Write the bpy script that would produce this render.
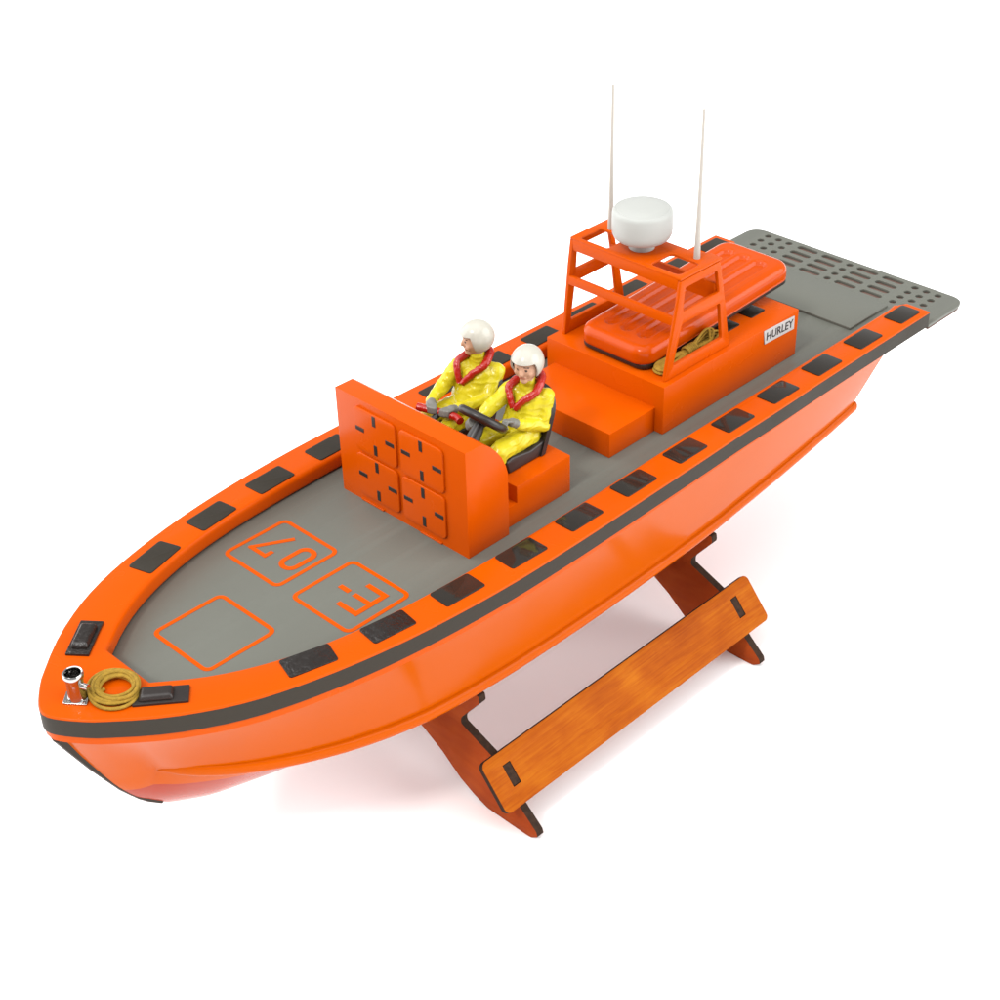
import bpy, bmesh, math, random
from mathutils import Vector, Matrix, noise
random.seed(7)
M = 0.001                                    # coordinates below are millimetres
scene = bpy.context.scene
col = scene.collection
for o in list(bpy.data.objects): bpy.data.objects.remove(o)

# ---------------------------------------------------------------- helpers
def lerp(a, b, t): return a + (b - a) * t
def interp(x, pts):
    pts = sorted(pts)
    if x <= pts[0][0]: return pts[0][1]
    for (x0, y0), (x1, y1) in zip(pts, pts[1:]):
        if x <= x1: return lerp(y0, y1, (x - x0) / (x1 - x0))
    return pts[-1][1]
def spline(x, pts):                           # monotone-ish Catmull/Hermite interpolation
    pts = sorted(pts); n = len(pts)
    if x <= pts[0][0]: return pts[0][1]
    if x >= pts[-1][0]: return pts[-1][1]
    for i in range(n - 1):
        x0, y0 = pts[i]; x1, y1 = pts[i + 1]
        if x <= x1:
            d = (y1 - y0) / (x1 - x0)
            def sl(j):
                if j == 0 or j == n - 1:
                    return d
                a = (pts[j][1] - pts[j-1][1]) / (pts[j][0] - pts[j-1][0])
                b = (pts[j+1][1] - pts[j][1]) / (pts[j+1][0] - pts[j][0])
                return 0 if a * b <= 0 else 2 * a * b / (a + b)
            m0, m1 = sl(i), sl(i + 1); h = x1 - x0; t = (x - x0) / h
            return ((2*t**3-3*t**2+1)*y0 + (t**3-2*t**2+t)*h*m0 + (-2*t**3+3*t**2)*y1 + (t**3-t**2)*h*m1)

def thing(name, label, cat, loc, group=None):
    o = bpy.data.objects.new(name, None); col.objects.link(o)
    o.empty_display_size = 0.02
    o.location = Vector(loc) * M; o['org'] = [loc[0], loc[1], loc[2]]
    o['label'] = label; o['category'] = cat
    if group: o['group'] = group
    return o
def origin(o):
    while o is not None:
        if 'org' in o: return Vector(o['org'][:])
        o = o.parent
    return Vector((0, 0, 0))
def finish(bm, smooth=38):
    bmesh.ops.recalc_face_normals(bm, faces=bm.faces)
    if smooth:
        a = math.radians(smooth)
        for f in bm.faces: f.smooth = True
        for e in bm.edges:
            e.smooth = not (len(e.link_faces) != 2 or e.calc_face_angle(0) > a)
def obj(name, bm, mats, parent=None, smooth=38, label=None, recalc=True):
    if not isinstance(mats, (list, tuple)): mats = [mats]
    if recalc: finish(bm, smooth)
    og = origin(parent)
    for v in bm.verts: v.co = (v.co - og) * M
    me = bpy.data.meshes.new(name); bm.to_mesh(me); bm.free()
    for m in mats: me.materials.append(m)
    o = bpy.data.objects.new(name, me); col.objects.link(o)
    o.parent = parent
    if label: o['label'] = label
    return o
def merge(bm, other, mi=0):
    n0 = len(bm.faces)
    me = bpy.data.meshes.new('t'); other.to_mesh(me); other.free()
    bm.from_mesh(me); bpy.data.meshes.remove(me)
    bm.faces.ensure_lookup_table()
    if mi is not None:
        for f in bm.faces[n0:]: f.material_index = mi
    return bm
def box(x0, x1, y0, y1, z0, z1, bev=0.6, seg=2):
    bm = bmesh.new()
    bmesh.ops.create_cube(bm, size=1)
    for v in bm.verts:
        v.co = Vector((lerp(x0, x1, v.co.x + .5), lerp(y0, y1, v.co.y + .5), lerp(z0, z1, v.co.z + .5)))
    if bev: bmesh.ops.bevel(bm, geom=bm.edges[:], offset=bev, segments=seg, profile=.6, affect='EDGES')
    return bm
def eval_curve(cu):
    ob = bpy.data.objects.new('tmpc', cu); col.objects.link(ob)
    dg = bpy.context.evaluated_depsgraph_get(); dg.update()
    me = bpy.data.meshes.new_from_object(ob.evaluated_get(dg))
    bpy.data.objects.remove(ob); bpy.data.curves.remove(cu)
    bm = bmesh.new(); bm.from_mesh(me); bpy.data.meshes.remove(me)
    bmesh.ops.remove_doubles(bm, verts=bm.verts, dist=0.002)
    return bm
def plate(outline, z0, z1, holes=(), bev=0.0, seg=1):
    """flat plate between z0 and z1 from 2D loops, holes cut through"""
    cu = bpy.data.curves.new('tmp', 'CURVE'); cu.dimensions = '2D'; cu.fill_mode = 'BOTH'
    cu.extrude = (z1 - z0) / 2 - bev; cu.bevel_depth = bev; cu.bevel_resolution = seg; cu.offset = -bev
    for lp in [outline] + list(holes):
        sp = cu.splines.new('POLY'); sp.points.add(len(lp) - 1)
        for p, q in zip(sp.points, lp): p.co = (q[0], q[1], 0, 1)
        sp.use_cyclic_u = True
    bm = eval_curve(cu)
    for v in bm.verts: v.co.z += (z0 + z1) / 2
    return bm
def rrect(x0, x1, y0, y1, r, n=5):
    pts = []
    for cx, cy, a in ((x1-r, y1-r, 0), (x0+r, y1-r, 90), (x0+r, y0+r, 180), (x1-r, y0+r, 270)):
        for i in range(n + 1):
            t = math.radians(a + 90 * i / n); pts.append((cx + r*math.cos(t), cy + r*math.sin(t)))
    return pts
def rpoly(pts, r, n=4):
    """round the corners of any polygon"""
    out = []; k = len(pts)
    for i in range(k):
        p = Vector(pts[i]).to_2d(); a = Vector(pts[i-1]).to_2d(); b = Vector(pts[(i+1) % k]).to_2d()
        ri = r[i] if isinstance(r, (list, tuple)) else r
        if ri <= 0: out.append(tuple(p)); continue
        u = (a-p).normalized(); w = (b-p).normalized()
        d = min(ri, (a-p).length*.48, (b-p).length*.48)
        A = p + u*d; B = p + w*d
        for j in range(n + 1):
            t = j / n; q = A*(1-t)**2 + p*2*t*(1-t) + B*t*t; out.append((q.x, q.y))
    return out
def axis_map(bm, f):
    for v in bm.verts: v.co = Vector(f(v.co))
    return bm
def tube(path, r, n=10, closed=False, caps=True, twist=0.0):
    bm = bmesh.new(); P = [Vector(p) for p in path]; k = len(P); rings = []
    R = r if callable(r) else (lambda t: r)
    t0 = (P[1] - P[0]).normalized(); up = Vector((0, 0, 1)) if abs(t0.z) < .9 else Vector((1, 0, 0))
    nrm = t0.cross(up).normalized()
    for i in range(k):
        a = P[i-1] if (i or closed) else P[0]; b = P[(i+1) % k] if (i < k-1 or closed) else P[-1]
        t = (b - a).normalized(); nrm = (nrm - t*nrm.dot(t)).normalized(); bn = t.cross(nrm)
        rr = R(i / (k - 1))
        rings.append([bm.verts.new(P[i] + (nrm*math.cos(2*math.pi*j/n + twist*i) + bn*math.sin(2*math.pi*j/n + twist*i))*rr) for j in range(n)])
    for i in range(k - (0 if closed else 1)):
        A, B = rings[i], rings[(i+1) % k]
        for j in range(n): bm.faces.new((A[j], A[(j+1) % n], B[(j+1) % n], B[j]))
    if caps and not closed:
        bm.faces.new(rings[0][::-1]); bm.faces.new(rings[-1])
    return bm
def lathe(profile, c, n=40, ax='z'):
    bm = bmesh.new(); rings = []
    for r, z in profile:
        if r < 1e-4: rings.append([bm.verts.new((c[0], c[1], c[2] + z))]); continue
        rings.append([bm.verts.new((c[0] + r*math.cos(2*math.pi*j/n), c[1] + r*math.sin(2*math.pi*j/n), c[2] + z)) for j in range(n)])
    for A, B in zip(rings, rings[1:]):
        for j in range(n):
            a = A[j % len(A)]; b = A[(j+1) % len(A)]; d = B[j % len(B)]; e = B[(j+1) % len(B)]
            vs = []
            for q in (a, b, e, d):
                if q not in vs: vs.append(q)
            if len(vs) > 2: bm.faces.new(vs)
    return bm
def loft(rows, close_v=False):
    """grid surface from rows of points"""
    bm = bmesh.new(); V = [[bm.verts.new(p) for p in row] for row in rows]
    for A, B in zip(V, V[1:]):
        m = len(A)
        for j in range(m if close_v else m - 1):
            bm.faces.new((A[j], A[(j+1) % m], B[(j+1) % m], B[j]))
    return bm
def catmull(pts, per=8, closed=False):
    P = [Vector(p) for p in pts]; n = len(P); out = []
    for i in range(n if closed else n - 1):
        p0 = P[(i-1) % n] if (closed or i) else P[0]; p1 = P[i]; p2 = P[(i+1) % n]
        p3 = P[(i+2) % n] if (closed or i < n-2) else P[-1]
        for j in range(per):
            t = j / per
            out.append(.5*((2*p1) + (p2-p0)*t + (2*p0-5*p1+4*p2-p3)*t*t + (3*p1-p0-3*p2+p3)*t**3))
    if not closed: out.append(P[-1])
    return out

# ---------------------------------------------------------------- materials
EXPO = .80                                     # paints are a little deeper because the picture is exposed brighter
def mat(name, c, rough=.4, metal=0, coat=0, coat_rough=.05, spec=.5, bump=None, var=None, ior=1.5):
    if 'sweep' not in name: c = tuple(k*EXPO for k in c); spec = spec*.85
    m = bpy.data.materials.new(name); m.use_nodes = True
    nt = m.node_tree; b = nt.nodes['Principled BSDF']
    b.inputs['Base Color'].default_value = (*c, 1); b.inputs['Roughness'].default_value = rough
    b.inputs['Metallic'].default_value = metal; b.inputs['Coat Weight'].default_value = coat
    b.inputs['Coat Roughness'].default_value = coat_rough; b.inputs['Specular IOR Level'].default_value = spec
    b.inputs['IOR'].default_value = ior
    tc = nt.nodes.new('ShaderNodeTexCoord')
    if bump:                                   # (scale per metre, strength, distance m, detail)
        n = nt.nodes.new('ShaderNodeTexNoise'); n.inputs['Scale'].default_value = bump[0]
        n.inputs['Detail'].default_value = bump[3] if len(bump) > 3 else 3
        bp = nt.nodes.new('ShaderNodeBump'); bp.inputs['Strength'].default_value = bump[1]
        bp.inputs['Distance'].default_value = bump[2]
        nt.links.new(tc.outputs['Object'], n.inputs['Vector']); nt.links.new(n.outputs['Fac'], bp.inputs['Height'])
        nt.links.new(bp.outputs['Normal'], b.inputs['Normal'])
    if var:                                    # (scale, amount): slight tone and gloss variation
        n = nt.nodes.new('ShaderNodeTexNoise'); n.inputs['Scale'].default_value = var[0]; n.inputs['Detail'].default_value = 4
        r = nt.nodes.new('ShaderNodeMapRange'); r.inputs['From Min'].default_value = .1; r.inputs['From Max'].default_value = .9
        r.inputs['To Min'].default_value = 1 - 2*var[1]; r.inputs['To Max'].default_value = 1 + 2*var[1]
        mx = nt.nodes.new('ShaderNodeVectorMath'); mx.operation = 'SCALE'; mx.inputs[0].default_value = c
        nt.links.new(tc.outputs['Object'], n.inputs['Vector']); nt.links.new(n.outputs['Fac'], r.inputs['Value'])
        nt.links.new(r.outputs['Result'], mx.inputs['Scale']); nt.links.new(mx.outputs['Vector'], b.inputs['Base Color'])
        r2 = nt.nodes.new('ShaderNodeMapRange'); r2.inputs['From Min'].default_value = .1; r2.inputs['From Max'].default_value = .9
        r2.inputs['To Min'].default_value = rough * .8; r2.inputs['To Max'].default_value = rough * 1.25
        nt.links.new(n.outputs['Fac'], r2.inputs['Value']); nt.links.new(r2.outputs['Result'], b.inputs['Roughness'])
    return m
ORANGE = (.62, .082, .0002)
m_orange = mat('orange_gloss_paint', ORANGE, .25, spec=.12, var=(25, .02))
m_hull = mat('orange_hull_gloss', (.57, .092, .0002), .12, spec=.075, var=(14, .02))
m_red = mat('red_bottom_gloss', (.40, .034, .006), .16, spec=.14)
m_grey = mat('grey_satin_deck_paint', (.142, .146, .124), .36, spec=.35, var=(18, .02))
m_brown = mat('brown_grey_recess', (.150, .095, .078), .7, spec=.1, var=(60, .15))
m_pad = mat('black_gloss_pad', (.022, .018, .014), .10, bump=(70, .05, .001, 2))
m_padm = mat('charcoal_pad', (.032, .027, .020), .4, spec=.25, bump=(500, .15, .0004, 3))
m_padc = mat('black_crinkled_pad', (.016, .012, .010), .25, bump=(260, .9, .0012, 4))
m_fender = mat('charcoal_fender_strip', (.036, .029, .021), .5, spec=.2, bump=(600, .15, .0003, 3), var=(30, .06))
m_black = mat('black_plastic', (.018, .014, .012), .35, bump=(200, .1, .0004, 2))
m_seat = mat('black_vinyl', (.022, .016, .014), .4, bump=(350, .25, .0004, 2))
m_white = mat('white_plastic', (.46, .47, .445), .4, spec=.3)
m_ant = mat('cream_white_rod', (.52, .49, .44), .4, spec=.2)
m_label = mat('white_label', (.54, .54, .53), .4, spec=.3)
m_ink = mat('black_ink', (.03, .03, .03), .5)
m_chrome = mat('polished_metal', (.62, .61, .60), .10, metal=1, bump=(300, .12, .0005, 2))
m_rope = mat('yellow_tan_cord', (.37, .225, .03), .75, spec=.2, bump=(1500, .8, .0006, 2), var=(300, .18))
m_yel = mat('glossy_yellow_paint', (.64, .54, .018), .2, spec=.35, bump=(240, .08, .0006, 2), var=(160, .03))
m_redp = mat('glossy_red_paint', (.42, .012, .006), .2, bump=(700, .5, .0006, 3))
m_skin = mat('painted_skin', (.58, .335, .215), .45, spec=.3, bump=(500, .1, .0004, 2), var=(220, .07))
m_glove = mat('grey_glove_paint', (.18, .178, .16), .45, bump=(400, .15, .0005, 2))
m_helmet = mat('cream_white_helmet', (.52, .50, .43), .22, bump=(260, .1, .0006, 2), var=(120, .03))
m_eye = mat('dark_painted_detail', (.05, .03, .02), .4)
m_lip = mat('painted_lips', (.50, .20, .13), .45)
m_raft = mat('orange_vinyl_raft', (.56, .066, .0004), .17, spec=.2, var=(40, .03))
m_floor = mat('white_studio_sweep', (.93, .93, .93), .9, spec=.1)

def wood_mat(name, ax):
    m = bpy.data.materials.new(name); m.use_nodes = True; nt = m.node_tree; N = nt.nodes; L = nt.links
    b = N['Principled BSDF']; tc = N.new('ShaderNodeTexCoord'); mp = N.new('ShaderNodeMapping')
    mp.inputs['Scale'].default_value = (30, 520, 520) if ax == 'x' else (130, 22, 60)
    n1 = N.new('ShaderNodeTexNoise'); n1.inputs['Scale'].default_value = 1.0; n1.inputs['Detail'].default_value = 8; n1.inputs['Roughness'].default_value = .62; n1.inputs['Distortion'].default_value = .6
    n2 = N.new('ShaderNodeTexNoise'); n2.inputs['Scale'].default_value = 30; n2.inputs['Detail'].default_value = 4
    cr = N.new('ShaderNodeValToRGB'); e = cr.color_ramp.elements
    if ax == 'x':
        e[0].position = .30; e[0].color = (.26, .042, .002, 1); e[1].position = .70; e[1].color = (.50, .145, .006, 1)
    else:
        e[0].position = .25; e[0].color = (.25, .032, .005, 1); e[1].position = .75; e[1].color = (.46, .085, .010, 1)
    x = e.new(.5); x.color = (.39, .086, .003, 1) if ax == 'x' else (.35, .055, .008, 1)
    mx = N.new('ShaderNodeMix'); mx.data_type = 'FLOAT'; mx.inputs[0].default_value = .5
    L.new(tc.outputs['Object'], mp.inputs['Vector']); L.new(mp.outputs['Vector'], n1.inputs['Vector']); L.new(tc.outputs['Object'], n2.inputs['Vector'])
    L.new(n1.outputs['Fac'], mx.inputs[2]); L.new(n2.outputs['Fac'], mx.inputs[3]); L.new(mx.outputs[0], cr.inputs['Fac'])
    for q_ in e: q_.color = tuple(k*EXPO for k in q_.color[:3]) + (1,)
    L.new(cr.outputs['Color'], b.inputs['Base Color']); b.inputs['Roughness'].default_value = .50; b.inputs['Specular IOR Level'].default_value = .05
    bp = N.new('ShaderNodeBump'); bp.inputs['Strength'].default_value = .15; bp.inputs['Distance'].default_value = .0005
    L.new(n1.outputs['Fac'], bp.inputs['Height']); L.new(bp.outputs['Normal'], b.inputs['Normal'])
    return m
m_woodx = wood_mat('stained_plywood_plank', 'x'); m_woody = wood_mat('stained_plywood_cradle', 'y')
m_burn = mat('charred_laser_cut_edge', (.040, .022, .014), .75, spec=.12, bump=(900, .5, .0005, 3), var=(300, .35))

# ---------------------------------------------------------------- boat outlines
YO = [(7,104.6),(87,104.6),(144,105),(202,106),(246,106.3),(287,107.2),(325,107.8),(379,108.6),(419,109),(455,108.8),(488,107.6),(520,105.2),(549,102),(570,98.8),(593,94.2),(616,88.5),(639,81.3),(659,73),(676,63.5),(692,52.8),(706,41.2),(717,31),(726,21.5),(733,12.5)]
YI = [(7,78),(300,79),(350,79.8),(400,80.3),(450,80),(480,79),(510,77.7),(540,75.4),(565,72.4),(590,67.6),(612,61.2),(636,51.5),(658,38.8),(680.5,21)]
def yo(x): return spline(x, YO)
def yi(x): return spline(x, YI)
XB = 738.0                                     # bow tip
outer = []                                     # port side outer outline, stern -> bow
xx = [7 + i*(717-7)/70 for i in range(71)]
outer = [(x, yo(x)) for x in xx] + [(722,26.2),(726,21.5),(730,16.2),(733,11.9),(735.5,7.8),(737.2,4)]
full = outer + [(XB, 0)] + [(x, -y) for x, y in reversed(outer)]
def inset_outline(d):
    pts = []
    P = outer
    for i, (x, y) in enumerate(P):
        a = P[max(i-1, 0)]; b = P[min(i+1, len(P)-1)]
        t = Vector((b[0]-a[0], b[1]-a[1])).normalized(); n = Vector((t.y, -t.x))
        if i == 0: n = Vector((0, -1))
        pts.append((x + n.x*d*1.0, max(y + n.y*d, .2)))
    return pts

ORG = (380, 0, -132)
boat = thing('model_boat', 'orange and grey model rescue boat with charcoal fender strip resting on a wooden stand', 'model boat', ORG)

# --- hull
RAIL = [(57.8,81,-77.5),(100,83.6,-81.2),(160,86.4,-86),(214,88.3,-89.8),(252,89.8,-92),(315,91,-93.6),(388,91.8,-94.1),(439,91.5,-93.6),(486,90.3,-92.4),(524,88,-90.6),(552,83.8,-88.7),(581,77.2,-86),(605,69.7,-83.2),(629,61,-79.4),(650,51,-75.9),(667.5,39.6,-72.6),(678,30,-70.7),(684,22,-69.6)]
def rail_y(x): return spline(x, [(p[0], p[1]) for p in RAIL])
def rail_z(x): return spline(x, [(p[0], p[2]) for p in RAIL])
RY = [(p[0], p[1] - interp(p[0], [(57,4.6),(580,4.6),(650,5),(684,5)])) for p in RAIL] + [(690,15),(700,8.5),(709,0)]
RZ = [(p[0], p[2] + 2) for p in RAIL] + [(695,-69.5),(709,-71)]
def ch_y(x): return spline(x, RY)
def ch_z(x): return spline(x, RZ)
KZ = [(60,-126),(200,-131),(450,-133),(560,-132),(600,-131),(630,-129),(650,-125.5),(669,-117),(681,-107.5),(691,-98.5),(702,-83),(709,-71)]
def keel_z(x): return spline(x, KZ)
NS = 90
side_rows = []
for i in range(NS + 1):
    s = 1 - (1 - i/NS)**1.35
    xt = lerp(62, 736, s); xc = lerp(64, 709, s)
    yt = max((yo(xt) - 2.2) if xt < 717 else interp(xt, [(717,28.4),(726,18.5),(732,9),(736,0)]), 0)
    if i == NS: yt = 0
    T = Vector((xt, yt, -13.5)); Cc = Vector((xc, ch_y(xc) if i < NS else 0, ch_z(xc)))
    row = []
    for j in range(9):
        v = j / 8; p = T.lerp(Cc, v)
        p.y -= math.sin(math.pi*v) * interp(xt, [(62,0),(400,1.0),(600,2.2),(700,2.5),(734,0)])   # slight flare
        p.y = max(p.y, 0)
        row.append(p)
    side_rows.append(row)
bot_rows = []
for row in side_rows:
    c = row[-1]; k = Vector((c.x, 0, keel_z(c.x))); r = []
    for j in range(9):
        v = j / 8; p = c.lerp(k, v); p.z -= math.sin(math.pi*v) * interp(c.x, [(60,1.5),(560,3),(650,7),(690,3),(707,0)])
        r.append(p)
    bot_rows.append(r)
hb = bmesh.new()
def hull_grid(rows, mi):
    for sgn in (1, -1):
        g = loft([[(p.x, p.y*sgn, p.z) for p in r] for r in rows]); merge(hb, g, mi)
hull_grid(side_rows, 0); hull_grid(bot_rows, 1)
# transom
tr = [p for p in side_rows[0]] + bot_rows[0][1:]
ring = [(p.x, p.y, p.z) for p in tr] + [(p.x, -p.y, p.z) for p in reversed(tr[:-1])]
t_ = bmesh.new(); t_.faces.new([t_.verts.new(p) for p in ring]); bmesh.ops.triangulate(t_, faces=t_.faces); merge(hb, t_, 0)
bmesh.ops.remove_doubles(hb, verts=hb.verts, dist=0.01)
# everything of the hull below the painted waterline is red
bmesh.ops.bisect_plane(hb, geom=hb.verts[:]+hb.edges[:]+hb.faces[:], plane_co=(0,0,-84.5), plane_no=(0,0,1))
for f in hb.faces:
    c = f.calc_center_median()
    f.material_index = 1 if c.z < -84.5 and (f.material_index == 1 or c.x > 640) else 0
hull = obj('hull', hb, [m_hull, m_red], boat, smooth=30)

# spray rail: a rounded moulding along both chines
rb = bmesh.new()
for sgn in (1, -1):
    rows = []
    xs = [57.8 + (684-57.8)*i/90 for i in range(91)]
    for i, x in enumerate(xs):
        fade = min(1, max(0, (684 - x)) / 16) ** .5 if x > 668 else 1
        Y, Z = rail_y(x), rail_z(x); dy = 6.2*fade; inn = max(ch_y(min(x, 700)) - 3 , 0)
        Y = ch_y(x) + (Y - ch_y(x))*fade
        R1 = 5.2*fade + .2; prof = [(inn, Z + 12.5*fade), (Y - dy*1.0, Z + 9.2*fade + .1), (Y - dy*.72, Z + 2*R1*.86)]
        for q_ in range(9):
            an = math.radians(62 - 152*q_/8); prof.append((Y - R1*.55 + R1*.55*math.cos(an), Z + R1*.86 + R1*.86*math.sin(an)))
        prof.append((inn - 1, Z + .1)); NP = len(prof)
        rows.append([(x, sgn*y, z) for y, z in prof])
    g = loft(rows, close_v=True)
    g.verts.ensure_lookup_table()
    g.faces.new([g.verts[k] for k in range(NP)]); n = len(g.verts); g.faces.new([g.verts[k] for k in range(n-NP, n)])
    merge(rb, g, 0)
obj('spray_rail', rb, m_hull, hull, smooth=50)
# grey keel strip on the stem
path = [(734.3,0,-22),(731,0,-28.5),(724,0,-42),(717,0,-55.5),(709,0,-69.5),(701.2,0,-83),(695.5,0,-91),(690,0,-98.5),(684,0,-105),(676,0,-112)]
rows = []
for i, p in enumerate(path):
    p = Vector(p); w = interp(i, [(0,4.6),(1,3.2),(2,1.9),(9,1.6)])
    a = Vector(path[max(i-1,0)]); b = Vector(path[min(i+1,len(path)-1)]); t = (b-a).normalized(); n = Vector((-t.z, 0, t.x)); n = n if n.x > 0 else -n
    rows.append([p - n*5 + Vector((0, w, 0)), p + n*.3 + Vector((0, w*.8, 0)), p + n*1.0, p + n*.3 - Vector((0, w*.8, 0)), p - n*5 - Vector((0, w, 0))])
g = loft(rows, close_v=True)
g.verts.ensure_lookup_table(); g.faces.new([g.verts[k] for k in range(5)]); n = len(g.verts); g.faces.new([g.verts[k] for k in range(n-5, n)])
obj('keel_strip', g, m_fender, hull, smooth=50)

# --- gunwale ring
inner = [(x, yi(x)) for x in [7 + i*(680.5-7)/80 for i in range(81)]]
port = [(7, yo(7)-.15)] + [(x, y) for x, y in inset_outline(.15)[1:]]
go = port + [(XB - .2, 0)] + [(x, -y) for x, y in reversed(port)]
loopo = go + [(7,-84), (13,-76.5)] + [(x, -y) for x, y in inner[2:]] + [(x, y) for x, y in reversed(inner[2:])] + [(13,76.5),(7,84)]
def inner_off(d): return [(13,-76.5-d)] + [(x - d*.6, -y - d) for x, y in inner[2:]] 
inn_ = [(x + .0, y) for x, y in inner]
wide = port + [(XB - .2, 0)] + [(x, -y) for x, y in reversed(port)]
ia = [(7,-84), (13,-80.5)] + [(x + (3.6 if i_ == len(inner)-3 else 0), -y - 3.4) for i_, (x, y) in enumerate(inner[2:])]
gw = plate(wide + ia + [(x, -y) for x, y in reversed(ia)], -11.98, 0, bev=.9, seg=2)
p2 = inset_outline(6); p2 = [(max(x, 9.5), y) for x, y in p2[:-3]]
merge(gw, plate(p2 + [(727, 0)] + [(x, -y) for x, y in reversed(p2)] + [(9.5,-85), (14.5,-76.5)] + [(x, -y) for x, y in inner[2:]] + [(x, y) for x, y in reversed(inner[2:])] + [(14.5,76.5),(9.5,85)], -11.97, -.02, bev=3.2, seg=4), 0)
gun = obj('gunwale', gw, m_orange, boat, smooth=50)
# lower lip under the fender
lip = inset_outline(1.0)
lo = lip + [(XB-1.6, 0)] + [(x, -y) for x, y in reversed(lip)]
li = inset_outline(7); li_ = [(min(x, 722), y) for x, y in li[1:-6]]
lp = lo[:]; hole = [(13, li_[0][1])] + li_ + [(x, -y) for x, y in reversed(li_)] + [(13, -li_[0][1])]
obj('gunwale_lip', axis_map(plate(lp, -15.6, -12.6, holes=[hole]), lambda p: (p.x, p.y, p.z if p.z > -14 else -13.2 - interp(p.x, [(7,.8),(150,1.2),(300,2.6),(450,4.2),(640,5.3)]))), m_orange, gun)
# fender strip
fb = bmesh.new(); rows = []
fo = outer + [(XB, 0)] + [(x, -y) for x, y in reversed(outer)]
fi = inset_outline(1.6); fi = fi + [(XB - 1.8, 0)] + [(x, -y) for x, y in reversed(fi)]
for (a, b), (c, d) in zip(fo, fi):
    rows.append([(c, d, -1.2), (a, b, -1.45), (a, b, -13.0), (c, d, -13.2)])
g = loft(rows, close_v=True)
g.verts.ensure_lookup_table(); g.faces.new([g.verts[k] for k in range(4)]); n = len(g.verts); g.faces.new([g.verts[k] for k in range(n-4, n)])
obj('fender_strip', g, m_fender, gun, smooth=50)
# grip pads let into the gunwale top, mirrored port and starboard
PADS = [[(620.5,61.6),(590.5,70.4),(595.8,86.0),(625.5,78.3)],[(570.3,74.2),(539.9,78.4),(542.4,94.6),(572.4,91.0)],
        [(518.7,79.8),(488.3,81.6),(489,98.6),(519.8,96.8)],[(465.4,82.2),(435,83),(435.4,100.4),(466.1,99.3)]]
for a, b in ((412,382),(359,328.7),(305,275.2),(252.3,222.4),(200.2,169.6),(146.6,116.5),(93,63.8),(39,12.5)):
    PADS.append([(a,83.2),(b,83.2),(b,99.8),(a,99.8)])
for i, q in enumerate(PADS):
    for sgn in (1, -1):
        pts = [(x, y*sgn) for x, y in q]
        if sgn < 0: pts = pts[::-1]
        m = m_padm if sgn < 0 else (m_padc if i < 2 else m_pad)
        obj('grip_pad', plate(rpoly(pts, 2.0), -.5, .75, bev=.25), m, gun)
# raised fairlead pads at the bow
for sgn in (1, -1):
    c = Vector((684.5, 37.5*sgn)); d = Vector((25.5, -21*sgn)).normalized(); n = Vector((-d.y, d.x))
    def P2(u, v, w): q = c + d*u + n*v; return (q.x, q.y, w)
    bb = box(-15.5, 15.5, -7, 7, -.3, 1.6, .5); axis_map(bb, lambda p: P2(p.x, p.y, p.z))
    hb2 = box(-8 if sgn > 0 else -11.5, 13.5 if sgn > 0 else 12, -5.9, 5.9, .8, 5.2, 2.4, 5)
    axis_map(hb2, lambda p: P2(p.x * (1 - .04*p.z), p.y * (1 - .05*p.z), p.z))
    merge(bb, hb2, 0); obj('fairlead_pad', bb, m_padc if sgn < 0 else m_seat, gun)

# --- deck with stern platform
ROWS = (-41.5, -30.8, -20.0, -9.2)
def cap(cx, cy, w, l, n=8):
    r = w/2; h = max(l/2 - r, 0); pts = []
    for i in range(n+1):
        t = math.pi*i/n; pts.append((cx + r*math.cos(t), cy + h + r*math.sin(t)))
    for i in range(n+1):
        t = math.pi + math.pi*i/n; pts.append((cx + r*math.cos(t), cy - h + r*math.sin(t)))
    return pts
holes = []
for x in ROWS:
    for y in (-84.4,-73.6,-62.7,-.9,62,72.6,83.4): holes.append(cap(x, y, 6.2, 6.2))
    for y in (-43.4,-18.7,16.5,41.3): holes.append(cap(x, y, 6.2, 20))
dk = inset_outline(3.2)
plat = rpoly([(6,104.5),(-49,104.5),(-49,-104.5),(6,-104.5)], [0,14,14,0], 8)
dline = plat[::-1] if False else plat
deck_out = [(x, y) for x, y in dk] + [(XB-4,0)] + [(x,-y) for x, y in reversed(dk)] + [p for p in reversed(plat)]
deck = obj('deck', plate(deck_out, -14.4, -12, holes=holes, bev=.3), m_grey, boat, smooth=50)
obj('platform_backing', plate(rpoly([(5,103.8),(-48.3,103.8),(-48.3,-103.8),(5,-103.8)], [0,13.5,13.5,0], 8), -16.6, -14.45), [m_brown], deck)
obj('stern_hatch', plate(rpoly([(54,-64.5),(54,64.5),(2,64.5),(2,-64.5)], .6), -11.95, -9.9, bev=.25), m_grey, deck)
def ring(x0, x1, y0, y1, w=2.8, r=5.5):
    return plate(rrect(x0-w/2, x1+w/2, y0-w/2, y1+w/2, r), -12.1, -11.72, holes=[rrect(x0+w/2, x1-w/2, y0+w/2, y1-w/2, r-w*.8)])
obj('deck_marking', ring(595.5, 646, -26.2, 26.2), m_orange, deck, label='plain orange outlined square on the foredeck')
b7 = ring(516.8, 566.6, -59.6, -7.4)
def stroke(bm, pts, w=3.2):
    for (x0, y0), (x1, y1) in zip(pts, pts[1:]):
        a = Vector((x0, y0)); b = Vector((x1, y1)); t = (b-a).normalized(); n = Vector((-t.y, t.x))*w/2
        a = a - t*w*.45; b = b + t*w*.45
        merge(bm, plate([tuple(a+n), tuple(a-n), tuple(b-n), tuple(b+n)], -12.1, -11.70 + random.random()*.04), 0)
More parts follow.
